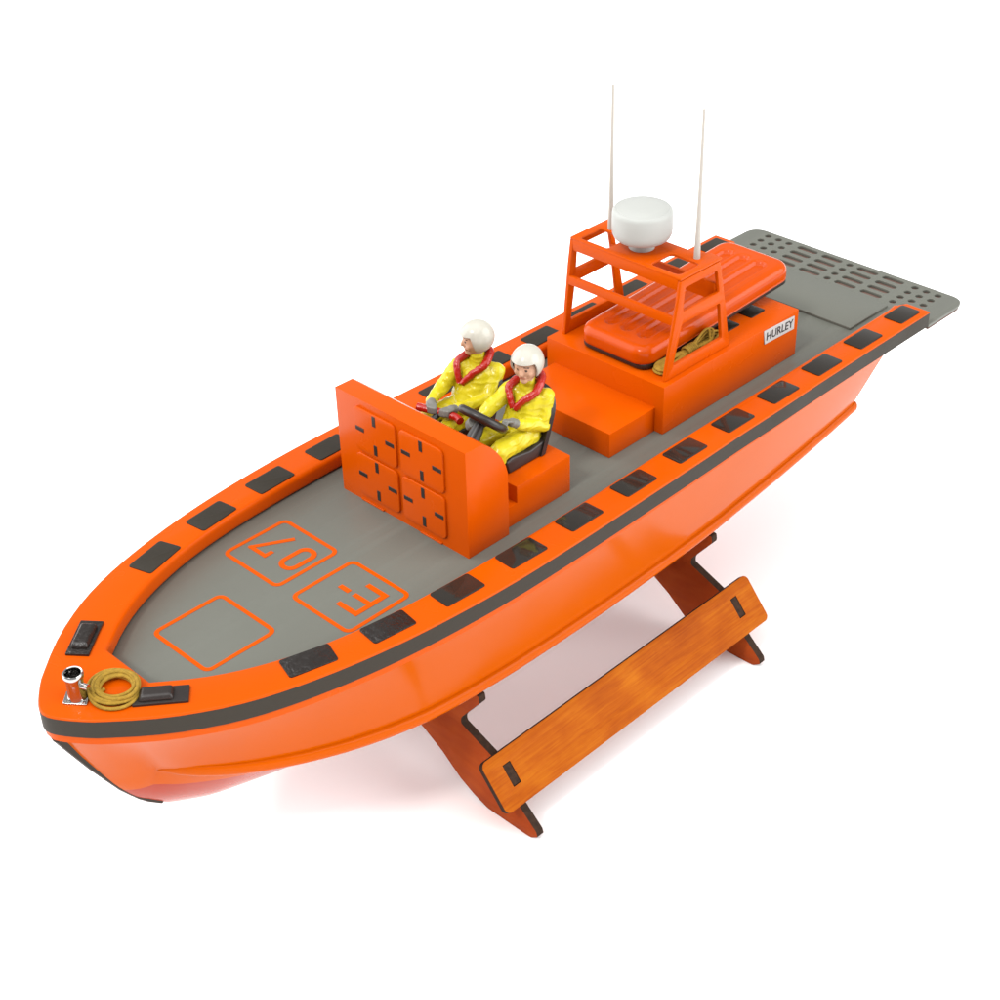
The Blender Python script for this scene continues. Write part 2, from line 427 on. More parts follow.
stroke(b7, [(546.2,-38.2),(551,-38.2),(551,-52.5),(527.5,-39)], 3.1)
merge(b7, plate(rrect(525.8, 552.2, -27.6, -12.6, 7, 8), -12.1, -11.71, holes=[rrect(529.3, 548.7, -24.1, -16.1, 3.9, 8)]), 0)
obj('deck_marking', b7, m_orange, deck, label='orange outlined square with the digits 07')
be = ring(516.8, 566.6, 7.4, 59.6)
stroke(be, [(551.4,34.5),(551.4,49.2),(527.4,49.2),(527.4,34.5)], 3.7); stroke(be, [(539.4,35.5),(539.4,47.5)], 3.5); stroke(be, [(539.4,22.5),(539.4,28.3)], 3.6)
obj('deck_marking', be, m_orange, deck, label='orange outlined square with the letter E and a dash')

# --- console
prof = [(429,-12),(429,35.5),(430.6,41.5),(434,49),(438.5,55.5),(444,61.5),(450.5,66.6),(465.5,66.8),(465.5,-12)]
cb = plate([(x, z) for x, z in prof], -60, 60, bev=.5)
axis_map(cb, lambda p: (p.x, p.z, p.y))
console = obj('console', cb, m_orange, boat, smooth=24)
for cy in (-21.6, 21.6):
    for cz in (45.2, 10.4):
        pb = plate(rrect(cy-19.7, cy+19.7, cz-16.2, cz+16.2, 4), 0, 1.9, bev=.5, seg=2)
        axis_map(pb, lambda p: (465.3 + p.z, p.x, p.y))
        for dy, dz, w, h in ((-14.2,0,8,3),(14.2,0,8,3),(0,10.9,3,7.6),(0,-10.9,3,7.6)):
            merge(pb, box(466.9, 467.5, cy+dy-w/2, cy+dy+w/2, cz+dz-h/2+.4, cz+dz+h/2+.4, .1, 1), 1)
        obj('vent_panel', pb, [m_orange, m_black], console)
for y0, y1 in ((-41,-19),(16,36)):
    obj('foot_tab', box(464.5, 466.6, y0, y1, -11.9, -10.6, .2, 1), m_orange, console)

# --- seat box and seats
sb_ = plate([(365,-11.98),(365,15.8),(415.8,15.8),(415.8,3.4),(431,3.4),(431,-11.98)], -54.6, 54.6, bev=.5)
axis_map(sb_, lambda p: (p.x, p.z, p.y))
obj('seat_box', sb_, m_orange, boat)
for yc in (24, -24.5):
    cu = bmesh.new()
    P = plate(rpoly([(374,15.9),(408.5,15.9),(411,25.5),(405,27.2),(388,24.5),(372,27)], 1.6), -17, 17, bev=1.2, seg=2)
    axis_map(P, lambda p: (p.x, yc + p.z, p.y)); merge(cu, P, 0)
    seat = obj('seat', cu, m_seat, boat, smooth=50)
    # curved backrest, rounded top
    rows = []
    for i in range(15):
        v = i/14; z = lerp(16.5, 57.5, v); w = 18.2*math.sqrt(max(0, 1 - max(0, (v-.62)/.38)**2.4*.62)); xb = lerp(376.5, 362.5, v**.9)
        r = []
        for j in range(13):
            u = j/12*2-1; r.append((xb + 3.6*abs(u)**2.2, yc + u*w, z))
        for j in range(12, -1, -1):
            u = j/12*2-1; r.append((xb - 3.4 + 2.6*abs(u)**2.2, yc + u*(w-.2), z))
        rows.append(r)
    g = loft(rows, close_v=True); g.verts.ensure_lookup_table(); n = len(rows[0])
    g.faces.new([g.verts[k] for k in range(n)]); g.faces.new([g.verts[len(g.verts)-n+k] for k in range(n)])
    obj('backrest', g, m_seat, seat, smooth=50)

# --- steering wheel
wc = Vector((414.7, 24, 53.8)); d = Vector((.75, 0, .66)).normalized(); yv = Vector((0,1,0)); nv = d.cross(yv).normalized()
if nv.z > 0: nv = -nv                          # nv points down-forward along the column
wr = 14.5
wb = tube([wc + yv*wr*math.cos(2*math.pi*i/48) + d*wr*math.sin(2*math.pi*i/48) for i in range(48)], 3.0, 12, closed=True)
for a in (20, 160, 270):
    a = math.radians(a); merge(wb, tube([wc + nv*1.0, wc + (yv*math.cos(a) + d*math.sin(a))*(wr-1)], 1.9, 8), 0)
merge(wb, tube([wc - nv*1.5, wc + nv*3], 4.6, 16), 0)
wheel = obj('steering_wheel', wb, m_black, boat, smooth=50)
merge_c = tube([wc + nv*2, wc + nv*9, wc + nv*24], lambda t: 3.0 + 2.6*t, 16)
obj('wheel_column', merge_c, m_black, wheel, smooth=50)
# --- red handle bar
hbm = tube(catmull([(417.5,-35,40.5),(414.5,-28,40),(410,-16,39.5),(407.5,-8,38.5),(408.5,-3.5,38.0)], 6), 2.7, 12)
hbar = obj('handle_bar', hbm, m_redp, boat, smooth=50)
obj('handle_post', tube([(411,-20,39),(428,-20,33)], 2.2, 10), m_black, hbar)

# --- bollard
BX, BY = 717, 4
pl = plate(rpoly([(BX+9,BY-1.5),(BX+.5,BY+9.5),(BX-7.5,BY+2),(BX+1.5,BY-9)], 1), 0.02, 1.1, bev=.25)
bd = lathe([(5.6,1.1),(5.4,2.2),(5.1,3.6),(4.9,7),(4.9,11.5),(5.1,14),(5.8,15.4),(6.0,16.6),(5.9,18.2),(5.4,18.8),(4.7,18.5),(4.4,17),(4.3,9)], (BX, BY, 0), 32)
inb = lathe([(4.35,9.4),(4.3,9.2),(0,9.0)], (BX, BY, 0), 24)
merge(pl, bd, 0); merge(pl, inb, 1); merge(pl, tube([(BX-1,BY+3,10.5),(BX-3.2,BY+8.2,10.5)], 1.9, 12), 0)
for a, b in ((6,-1.2),(.6,6.6),(-5,1.6),(1.2,-6)):
    merge(pl, lathe([(1.1,1.05),(1.0,1.7),(0,1.9)], (BX+a, BY+b, 0), 10), 0)
obj('bollard', pl, [m_chrome, m_black], boat, smooth=45, label='shiny metal bollard on the bow')

# --- step and cabin
obj('step', box(268.5, 317.8, -47.8, 47.8, -11.9, 7.4, .6), m_orange, boat)
cabin = obj('cabin', box(112.8, 269.6, -55.2, 55.2, -11.95, 26, .7), m_orange, boat)
for sgn in (1, -1):
    for x0, x1 in ((131,148),(161.5,178.5)):
        obj('roof_pad', plate(rrect(x0, x1, min(22.6*sgn,38*sgn), max(22.6*sgn,38*sgn), 1.6), 25.8, 26.7, bev=.2), m_pad, cabin)
# name plate with its lettering
nb = plate([(118.2,11.9),(154.6,13.4),(155.9,24.7),(118.7,22.9)], 0, .7, bev=.1)
tx = bpy.data.curves.new('tt', 'FONT'); tx.body = 'HURLEY'; tx.size = 9.0; tx.extrude = .12; tx.align_x = 'CENTER'; tx.align_y = 'CENTER'; tx.space_character = 1.02; tx.offset = .08
tb = eval_curve(tx)
a = math.radians(2.4)
axis_map(tb, lambda p: (136.9 - (p.x*math.cos(a) - 0*p.y) , 18.2 + p.y*1.02 + (-p.x)*math.sin(a)*-1*-1, p.z + .82))
# text x axis runs towards the stern (-x), y up
merge(nb, tb, 1)
axis_map(nb, lambda p: (p.x, 55.2 + p.z, p.y))
obj('name_plate', nb, [m_label, m_ink], cabin, smooth=0, label='white name plate reading HURLEY')

# --- mast frame over the cabin
fr = bmesh.new()
win1 = rpoly([(251.8,35.5),(200.6,35.5),(205.2,65),(247.2,65)], 1.6); win2 = rpoly([(246.4,74.2),(206.6,74.2),(210.2,92),(245,92)], 1.6)
outl = [(260,26.1),(191.2,26.1),(199.5,66),(207.5,98),(249.8,98),(252.5,80)]
for sgn in (1, -1):
    s = plate([(263.5 if sgn > 0 else 258.5, 26.1)] + outl[1:], -1.5, 1.5, holes=[win1 if sgn < 0 else [(x + (3 if (x > 230 and z < 50) else 0), z) for x, z in win1], win2], bev=.35)
    axis_map(s, lambda p: (p.x, sgn*49.2 + p.z, p.y)); merge(fr, s, 0)
merge(fr, box(247.2, 250.2, -47.8, 47.8, 90.5, 98.6, .35), 0)
axb = box(-1.5, 1.5, -47.8, 47.8, 0, 6.2, .35); axis_map(axb, lambda p: (253.2 + p.x - .1*p.z, p.y, 65.4 + p.z)); merge(fr, axb, 0)
merge(fr, box(205.6, 208.4, -47.8, 47.8, 67, 80.5, .35), 0)
top = plate(rpoly([(250.2,-50.2),(250.2,50.2),(205,50.2),(205,40),(211,30),(211,-30),(205,-40),(205,-50.2)], .5), 98.4, 100.2,
    holes=[rpoly([(246,20),(246,45.5),(223,45.5),(223,20)], 4), rpoly([(247,-18),(226,-18),(225,-43),(247,-43)], 2)], bev=.3)
merge(fr, top, 0)
frame = obj('mast_frame', fr, m_orange, boat, smooth=30)
rd = lathe([(0,99.9),(9.2,99.9),(9.0,101.5),(7.8,103.0),(7.6,104.6),(9.5,105.5),(14,106.5),(17.6,107.7),(19.7,109.4),(20.8,111.8),(21.2,115),(21.2,126.2),(20.8,128.2),(19.8,129.6),(18.6,130.1),(18.2,130.0),(17.6,130.6),(10,131.5),(0,131.8)], (229.4, -1.6, 0), 64)
obj('radar_dome', rd, m_white, frame, smooth=50)
for x, y in ((217.5,38),(221,-37.5)):
    ab = tube([(x,y,99.8),(x,y,118),(x,y,150),(x,y,206.5)], lambda t: 2.4 - 1.5*t, 12)
    obj('antenna', ab, m_ant, frame, smooth=50)

# ---------------------------------------------------------------- life raft on the cabin roof
raft = thing('life_raft', 'orange grooved life raft with black base lying on the cabin roof', 'life raft', (178, 0, 28))
tilt = math.atan2(7.5, 168)
def rt(p, dy=1.6):                                     # raft coordinates: u aft from the forward edge, y, h up
    u = 264 - p[0]; return (264 - (u*math.cos(tilt) + p[2]*-math.sin(tilt)*1.0), p[1] + dy, 28.9 + u*math.sin(tilt) + p[2]*math.cos(tilt))
def sd_rr(x, y, hx, hy, r):
    qx = abs(x) - hx + r; qy = abs(y) - hy + r
    return math.hypot(max(qx, 0), max(qy, 0)) + min(max(qx, qy), 0) - r
CX, HX, HY = 178.5, 86, 32
base = plate(rrect(CX-HX+1, CX+HX-1, -HY+1, HY-1, 9, 8), -1.4, 2.2, bev=.3); axis_map(base, rt)
obj('raft_base', base, m_black, raft, smooth=50)
nx, ny = 170, 74
rows = []
def raft_h(x, y):
    dd = -sd_rr(x-CX, y, HX, HY, 12)           # distance inside the edge
    dd = max(dd, 0)
    R = 6.5; h = 8.4 + (R if dd >= R else math.sqrt(max(0, R*R - (R-dd)**2)))
    lx = x - CX
    crown = 1.6 * max(0, 1 - (y/24)**2) * min(1, max(0, (HX-8-abs(lx))/10))
    h += crown*.5
    for gy in (-15, 0, 15):
        L = 66; q = math.hypot(max(abs(lx) - L, 0), y-gy); q = max(0, min(1, (6.6 - q)/3.8)); h -= 3.4*q*q*(3-2*q)
        q = math.hypot(lx - 68.5, y - gy)/3.0              # small blisters at the forward ends of the grooves
        if q < 1: h += 1.5*(0.5+0.5*math.cos(math.pi*q))
    return h
# polar-like grid: concentric rounded rectangles from the rim inwards
lv = [0, .15, .5, 1.1, 2, 3.2, 4.8, 6.5]
n_ = 220
def rr_ring(off):
    pts = rrect(CX-HX+off, CX+HX-off, -HY+off, HY-off, max(12-off, 2), 12)
    # resample by arc length
    P = [Vector(p) for p in pts]; P.append(P[0]); L = [0]
    for a_, b_ in zip(P, P[1:]): L.append(L[-1] + (b_-a_).length)
    out = []; k = 0
    for i in range(n_):
        s = L[-1]*i/n_
        while L[k+1] < s: k += 1
        t = (s-L[k])/max(L[k+1]-L[k], 1e-6); q = P[k].lerp(P[k+1], t); out.append((q.x, q.y))
    return out
rows = [[(x, y, 1.9) for x, y in rr_ring(1.0)], [(x, y, 2.2) for x, y in rr_ring(.2)], [(x, y, 4) for x, y in rr_ring(0)]]
for o_ in lv: rows.append([(x, y, raft_h(x, y) if o_ else 8.4) for x, y in rr_ring(o_)])
rbm = loft(rows, close_v=True)
# interior fill as a fine grid
gx0, gx1, gy0, gy1 = CX-HX+6.2, CX+HX-6.2, -HY+6.2, HY-6.2
gr = []
for i in range(nx+1):
    x = lerp(gx0, gx1, i/nx); r_ = []
    for j in range(ny+1):
        y = lerp(gy0, gy1, j/ny); r_.append((x, y, raft_h(x, y)))
    gr.append(r_)
g2 = loft(gr)
merge(rbm, g2, 0); axis_map(rbm, rt)
for f in rbm.faces: f.smooth = True
bmesh.ops.recalc_face_normals(rbm, faces=rbm.faces)
for f in rbm.faces:
    if f.normal.z < -.2 and f.calc_center_median().z > 32: f.normal_flip()
obj('raft_cover', rbm, m_raft, raft, smooth=60, recalc=False)

# ---------------------------------------------------------------- ropes
def rope_obj(name, bm, label, loc):
    o = obj(name, bm, m_rope, None, smooth=60); o['label'] = label; o['category'] = 'rope'
    off = Vector(loc)*M
    for v in o.data.vertices: v.co -= off
    o.location = off
    return o
pts = []
turns = 11; per = 34; N = turns*per
def tv(k, seed): return noise.noise(Vector((k*.9 + seed*17.3, seed*3.7, 1.1)))
rad = [8.2, 12.6, 9.6, 14.2, 10.8, 13.4, 8.9, 12.0, 14.6, 10.2, 11.6, 13.0]
for i in range(N):
    k = i/per; a = 2*math.pi*k; n0 = int(k); f = k - n0; f = f*f*(3-2*f)
    rr = lerp(rad[n0 % 12], rad[(n0+1) % 12], f) + .7*noise.noise(Vector((a*.55, 3, 1)))
    ox, oy = 2.6*tv(k, 1), 2.6*tv(k, 2); tx_, ty_ = .10*tv(k, 3), .10*tv(k, 4)
    x = rr*math.cos(a)*.98 + ox; y = rr*math.sin(a)*1.08 + oy
    z = 1.25 + 3.9*(k/turns) * (1 - abs(rr-11.4)/9) + tx_*x + ty_*y + .5*noise.noise(Vector((a*.8, 0, 9)))
    pts.append((699 + x, 15.0 + y, max(z, 1.15)))
lx_, ly_, lz_ = pts[-1]
for q in range(1, 13):                         # loose end dropping into the middle of the coil
    t = q/12; pts.append((lerp(lx_, 703, t) + 1.5*math.sin(t*3), lerp(ly_, 9.5, t), max(1.15, lz_*(1-t*1.1) + 1.1*t)))
rope_obj('rope_coil', tube(pts, 1.12, 8), 'round coil of yellow-tan cord lying beside the metal bollard on the bow', (697.6,15.6,0))
# the tied hank beside the raft
hk = bmesh.new()
A0 = Vector((254.5, 40.2, 0)); B0 = Vector((200, 42.0, 0))
for k in range(14):
    u = (k % 7)/6; lay = k//7; s = u*2 - 1
    w1 = 1.6 + 4.2*u; w2 = 1.4 + 3.8*random.random(); zl = 27.5 + lay*2.2
    lift = (5.5 if k in (3, 9, 12) else 0) + (2.5 if k in (5, 10) else 0)
    ex = 259.5 - 1.1*(6 - k % 7) - lay*.8; ea = 189 + 3.5*random.random() + (7 if lift > 3 else 0)
    loop = [(ex, 40, zl+.3), (ex-4, 40-w1*.9, zl+.3), (242, 40.2-w1*.9, zl+.9), (230, 40.6-1.6*u, zl+2.6), (221, 40.8-1.4*u, zl+3.4), (213, 40.6-w2*.7, zl+3.0+lift*.5), (201, 40.4-w2-lift*.25, zl+1.6+lift), (ea, 40.8-w2*.3-lift*.3, zl+.8+lift),
            (ea+3, 42.0+w2*.35-lift*.2, zl+.4+lift*.7), (205, 42.5+w2*.45, zl+.9+lift*.3), (213, 42+w2*.2, zl+2.0), (221, 41.6+1.2*u, zl+2.6), (230, 41.4+1.4*u, zl+2.2), (242, 41+w1*.75, zl+.6), (ex-4, 40.8+w1*.85, zl)]
    loop = [(x+random.uniform(-.6,.6), min(y+random.uniform(-.5,.5), 46.6), z+random.uniform(0,.6)) for x, y, z in loop]
    merge(hk, tube(catmull(loop, 7, closed=True), .95, 8, closed=True), 0)
for k in range(6):                             # the wraps that tie it
    x = 219.5 + k*1.8; merge(hk, tube([(x + .7*math.sin(t_*2*math.pi/16), 41.0 + 3.5*math.cos(t_*2*math.pi/16), 31.8 + 4.0*math.sin(t_*2*math.pi/16)) for t_ in range(16)], .95, 8, closed=True), 0)
rope_obj('rope_hank', hk, 'tied hank of yellow-tan cord lying between the life raft and the mast frame', (230,41,26.5))

# ---------------------------------------------------------------- crew figures
def capsule(a, b, ra, rb, n=14, m=6):
    a = Vector(a); b = Vector(b); ax = (b-a); L = ax.length; ax = ax.normalized() if L > 1e-6 else Vector((0,0,1))
    prof = []
    for i in range(m+1):
        t = -math.pi/2 + math.pi/2*i/m; prof.append((ra*math.cos(t), ra*math.sin(t)))
    for i in range(m+1):
        t = math.pi/2*i/m; prof.append((rb*math.cos(t), L + rb*math.sin(t)))
    prof[0] = (0, -ra); prof[-1] = (0, L+rb)
    bm = lathe(prof, (0,0,0), n); q = Vector((0,0,1)).rotation_difference(ax).to_matrix().to_4x4()
    bmesh.ops.transform(bm, matrix=Matrix.Translation(a) @ q, verts=bm.verts); return bm
def ellipsoid(c, r, rot=None):
    bm = bmesh.new(); bmesh.ops.create_uvsphere(bm, u_segments=24, v_segments=16, radius=1)
    mt = Matrix.Translation(Vector(c)) @ (rot.to_4x4() if rot else Matrix.Identity(4)) @ Matrix.Diagonal((*r, 1))
    bmesh.ops.transform(bm, matrix=mt, verts=bm.verts); return bm
def seg_dist(p, a, b):
    a = Vector(a); b = Vector(b); ab = b-a; t = max(0, min(1, (p-a).dot(ab)/max(ab.length_squared, 1e-9))); return (p - a - ab*t).length, t

def figure(name, label, P, head_yaw, head_tilt, parent_loc):
    t = thing(name, label, 'figurine', parent_loc, None)
    body = bmesh.new(); prims = []              # (tag, a, b, ra, rb)
    def cap_(tag, a, b, ra, rb): prims.append((tag, a, b, ra, rb)); merge(body, capsule(a, b, ra, rb), 0)
    hip = Vector(P['hip']); chest = Vector(P['chest']); neck = Vector(P['neck']); head = Vector(P['head'])
    y1 = Vector((0,1,0))
    sp, ss = Vector(P['sh_p']), Vector(P['sh_s'])
    cap_(1, hip + y1*5.5, hip - y1*5.5, 9.2, 9.2)                     # pelvis and jacket skirt
    cap_(1, hip + Vector((1,5,6)), chest + y1*4.5, 8.6, 8.6); cap_(1, hip + Vector((1,-5,6)), chest - y1*4.5, 8.6, 8.6)
    cap_(1, hip + Vector((3,0,4)), chest + Vector((2.5,0,-2)), 9.4, 8.6)
    cap_(1, sp.lerp(ss, .08), sp.lerp(ss, .92), 5.6, 5.6)
    cap_(1, chest, neck, 7.6, 6.0); cap_(1, neck, neck + Vector((.6,0,3.2)), 5.9, 5.4)   # high collar
    for s_, sh in (('p', sp), ('s', ss)):
        el, wr_ = Vector(P['el_'+s_]), Vector(P['wr_'+s_]); kn, an = Vector(P['kn_'+s_]), Vector(P['an_'+s_])
        hj = hip + y1*(6.2 if s_ == 'p' else -6.2)
        cap_(1, sh, el, 5.9, 5.0); cap_(1, el, wr_, 5.1, 3.7); cap_(1, wr_ - (wr_-el).normalized()*1.2, wr_, 4.3, 4.1)
        cap_(1, hj, kn, 8.0, 6.6); cap_(1, kn, an, 6.4, 4.6)
        cap_(3, an + Vector((0,0,-1)), an + Vector((8,0,-4)), 4.2, 3.4)  # boot
        # hand: palm, four curled fingers, thumb
        g = Vector(P['gr_'+s_]); ax = Vector(P['ga_'+s_]).normalized(); fw = (g - wr_).normalized()
        palm = wr_.lerp(g, .62) + Vector((0,0,1.2)); cap_(3, wr_, palm, 2.9, 3.2)
        up = ax.cross(fw).normalized(); up = up if up.z > 0 else -up
        for k in range(4):
            o_ = ax*((k-1.5)*1.9); lf = (1.0, 1.12, 1.05, .85)[k]
            k0 = palm + o_ + fw*1.2 + up*.8; k1 = g + o_*.95 + fw*2.6*lf + up*1.9; k2 = g + o_*.9 + fw*3.4*lf - up*1.2; k3 = g + o_*.85 + fw*1.0 - up*3.0
            cap_(3, k0, k1, 1.15, 1.1); cap_(3, k1, k2, 1.1, 1.0); cap_(3, k2, k3, 1.0, .85)
        th0 = palm - ax*3.0 - fw*.6; th1 = g - ax*3.6 + up*1.0; th2 = g - ax*2.0 - up*1.6 + fw*.6
        cap_(3, th0, th1, 1.25, 1.1); cap_(3, th1, th2, 1.1, .95)
    # head
    Rz = Matrix.Rotation(head_yaw, 3, 'Z') @ Matrix.Rotation(head_tilt, 3, 'Y')
    def H(x, y, z): return head + Rz @ Vector((x, y, z))
    cap_(2, neck + Vector((.6,0,3)), head + Vector((0,0,-6)), 4.4, 4.4)
    merge(body, ellipsoid(head, (9.3, 8.3, 9.9), Rz), 0); prims.append((2, head, head, 8.6, 8.6))
    for a, b, ra, rb in ((H(4.2,0,-7.2), H(5.6,0,-8.2), 3.6, 2.9), (H(8.2,0,1.2), H(9.7,0,-2.4), 1.0, 1.45), (H(9.6,0,-2.5), H(8.6,0,-3.2), 1.35, 1.1),
                         (H(7.0,3.2,2.1), H(7.6,-3.2,2.1), 1.5, 1.5), (H(6.0,4.4,-2.6), H(6.0,4.0,-4.2), 2.2, 1.8), (H(6.0,-4.4,-2.6), H(6.0,-4.0,-4.2), 2.2, 1.8),
                         (H(7.6,1.6,-5.4), H(7.6,-1.6,-5.4), 1.25, 1.25), (H(-1,8.2,-1), H(-1.2,8.3,-3), 1.5, 1.2), (H(-1,-8.2,-1), H(-1.2,-8.3,-3), 1.5, 1.2)):
        cap_(2, a, b, ra, rb)
    # voxel union into one continuous surface
    for v in body.verts: v.co *= .1            # centimetre-ish scale keeps the remesher precise
    me = bpy.data.meshes.new('tb'); body.to_mesh(me); body.free()
    ob = bpy.data.objects.new('tb', me); col.objects.link(ob)
    md = ob.modifiers.new('r', 'REMESH'); md.mode = 'VOXEL'; md.voxel_size = .055; md.use_smooth_shade = True
    dg = bpy.context.evaluated_depsgraph_get(); dg.update()
    m2 = bpy.data.meshes.new_from_object(ob.evaluated_get(dg)); bpy.data.objects.remove(ob); bpy.data.meshes.remove(me)
    bm = bmesh.new(); bm.from_mesh(m2); bpy.data.meshes.remove(m2)
    for v in bm.verts: v.co *= 10
    def near(p):
        best = (1e9, 1)
        for pr_ in prims:
            dist, tt = seg_dist(p, pr_[1], pr_[2]); dist -= lerp(pr_[3], pr_[4], tt)
            if dist < best[0]: best = (dist, pr_[0])
        return best[1]
    tags = {v.index: near(v.co) for v in bm.verts}
    cloth = [v for v in bm.verts if tags[v.index] == 1]
    for _ in range(5): bmesh.ops.smooth_vert(bm, verts=cloth, factor=.5, use_axis_x=True, use_axis_y=True, use_axis_z=True)
    rest = [v for v in bm.verts if tags[v.index] != 1]
    for _ in range(2): bmesh.ops.smooth_vert(bm, verts=rest, factor=.45, use_axis_x=True, use_axis_y=True, use_axis_z=True)
    bm.normal_update()
    limbs = [(Vector(P['sh_'+s_]), Vector(P['el_'+s_]), Vector(P['wr_'+s_])) for s_ in 'ps']
    mv = []
    for v in cloth:                            # sculpted folds
        p = v.co; q = p*.11 + Vector((0,0,parent_loc[1]))
        f = noise.noise(q*1.0)*1.1 + noise.noise(q*2.3)*.35
        w = noise.noise(Vector((p.x*.11, p.y*.11, p.z*.26)) + Vector((5,0,0)))
        fold = (1 - abs(w)*2.4)
        mv.append((v, v.normal * (f*.62 + max(0, fold)*.5 - .25)))
    for v, dlt in mv: v.co += dlt
    bm.normal_update()
    eyes = [H(8.1,2.9,.5), H(8.1,-2.9,.5)]; mouth = (H(8.4,1.9,-5.5), H(8.4,-1.9,-5.5)); brows = [(H(8.2,1.6,2.7), H(7.4,4.4,2.4)), (H(8.2,-1.6,2.7), H(7.4,-4.4,2.4))]
    for f in bm.faces:
        c = f.calc_center_median(); tg = near(c); f.material_index = tg - 1; f.smooth = True
        if tg == 2:
            if min((c-e).length for e in eyes) < .95: f.material_index = 3
            elif seg_dist(c, *mouth)[0] < .7: f.material_index = 4
            elif min(seg_dist(c, *b)[0] for b in brows) < .55: f.material_index = 3
    obj('body', bm, [m_yel, m_skin, m_glove, m_eye, m_lip], t, recalc=False)
    # helmet: open-face shell
    rows = []
    nl = 72; nla = 26
    for i in range(nl):
        lon = -math.pi + 2*math.pi*i/nl; al = abs(math.degrees(lon))
        s = max(0, min(1, (al - 54)/22)); s = s*s*(3-2*s)
        low = math.radians(lerp(20, -50, s)); r = []
        for j in range(nla + 1):
            la = lerp(math.pi/2, low, (j/nla)); rx, ry, rz = 12.2, 10.9, 11.6
            bulge = 1 + .035*max(0, math.cos(lon))*(j/nla)**4*(1-s)
            x = rx*math.cos(la)*math.cos(lon)*bulge - .6; y = ry*math.cos(la)*math.sin(lon); z = rz*math.sin(la) + 1.6
            r.append(H(x, y, z))
        rows.append(r)
    hm = loft(rows + [rows[0]]); bmesh.ops.remove_doubles(hm, verts=hm.verts, dist=.01)
    bmesh.ops.recalc_face_normals(hm, faces=hm.faces)
    hm.normal_update(); c0 = sum((v.co for v in hm.verts), Vector())/len(hm.verts)
    fs = hm.faces[:]
    s0 = sum((f.normal.dot(f.calc_center_median()-c0) for f in fs[:50]))
    if s0 < 0: bmesh.ops.reverse_faces(hm, faces=fs)
    bmesh.ops.solidify(hm, geom=hm.faces[:], thickness=1.3)
    obj('helmet', hm, m_helmet, t, smooth=70)
    # red inflatable collar: V on the chest, thicker behind the neck
    V_ = Vector(P['vee']); lp_, ls_ = Vector(P['co_p']), Vector(P['co_s']); bk = Vector(P['co_b'])
    path = catmull([V_ + Vector((.3,.8,-.3)), V_.lerp(lp_, .5) + Vector((1.4,.8,.9)), lp_, bk + (lp_-bk)*.45 + Vector((-1.5,1.5,1.6)), bk, bk + (ls_-bk)*.45 + Vector((-1.5,-1.5,1.6)), ls_, V_.lerp(ls_, .5) + Vector((1.4,-.8,.9)), V_ + Vector((.3,-.8,-.3))], 10)
    cbm = tube(path, lambda q: 2.15 + 1.0*math.sin(math.pi*q)**2, 14)
    for v in cbm.verts:
        v.co += Vector((noise.noise(v.co*.5), noise.noise(v.co*.5 + Vector((9,0,0))), noise.noise(v.co*.5 + Vector((0,9,0)))))*.55
    obj('collar', cbm, m_redp, t, smooth=80)
    return t
figure('figurine', 'yellow-suited figurine in cream helmet with both hands at the black steering wheel', dict(
    hip=(379,24,29), chest=(372.5,24.5,52), neck=(371.5,24,60.5), head=(373.2,24.2,76.5),
    sh_p=(367.5,35.5,54), sh_s=(376.5,13,56), el_p=(374,38,36.5), wr_p=(392,34.5,44), gr_p=(401.5,33.5,48), ga_p=(.35,.75,.3),
    el_s=(394,10.5,48), wr_s=(404,9,42), gr_s=(410.5,9,42.5), ga_s=(.5,.6,-.4),
    kn_p=(412,35,32), kn_s=(409,15,31), an_p=(421,35,9), an_s=(421,15,9),
    vee=(386,24.3,49.5), co_p=(375.5,34,60.5), co_s=(380.5,15.5,61), co_b=(362,24.5,65)), math.radians(20), math.radians(3), (379,24,25))
figure('figurine', 'yellow-suited figurine in cream helmet looking aside and gripping the red bar', dict(
    hip=(379,-24.5,29), chest=(371.5,-25,51), neck=(370,-24.5,60.5), head=(370.6,-25.0,76.5),
    sh_p=(363,-14,53), sh_s=(377,-35,55.5), el_p=(378,-9,38), wr_p=(400,-14,39.5), gr_p=(409.5,-14.5,40.5), ga_p=(-.35,1,0),
    el_s=(392,-38,43), wr_s=(407,-32,42), gr_s=(413.5,-25,41.5), ga_s=(-.35,1,0),
    kn_p=(409,-15,28), kn_s=(409,-34,28), an_p=(421,-15,8), an_s=(421,-34,8),
    vee=(385,-26,48.5), co_p=(373,-15.5,60.5), co_s=(380,-33,61), co_b=(361,-24,65)), math.radians(-30), math.radians(2), (379,-24.5,25))

# ---------------------------------------------------------------- display stand
ZG = -193.0
stand = thing('display_stand', 'reddish stained plywood stand with charred edges under the orange boat', 'stand', (362, 0, ZG))
half = [(0,-133.5),(30,-124),(62,-110),(82.5,-96.8),(86,-97),(86.8,-102.5),(80,-111),(68.5,-125.5),(68.5,-130.5),(97.5,-142.3),(121,-171),(136,-184.5),(137,-188.5),(131,-192.6),(126,-193),(104,-193),(91,-193),(78,-188.5),(65,-181.5),(48.5,-168),(31,-157.5),(14,-151),(0,-149)]
def cradle(xc):
    h = rpoly(half[1:-1], [0,0,1,1,1.5,0,2.5,1.5,1,0,1.2,1,1,0,0,2,4,0,0,0,0][:len(half)-2], 3)
    lp = [(0,-133.5)] + h + [(0,-149)] + [(-y, z) for y, z in reversed(h)]
    b = plate(lp, -3, 3, bev=.25)
    axis_map(b, lambda p: (xc + p.z, p.x, p.y))
    b.normal_update()
    for f in b.faces: f.material_index = 0 if abs(f.normal.x) > .8 else 1
    return b
for xc in (484, 243.5): obj('cradle', cradle(xc), [m_woody, m_burn], stand, smooth=30)
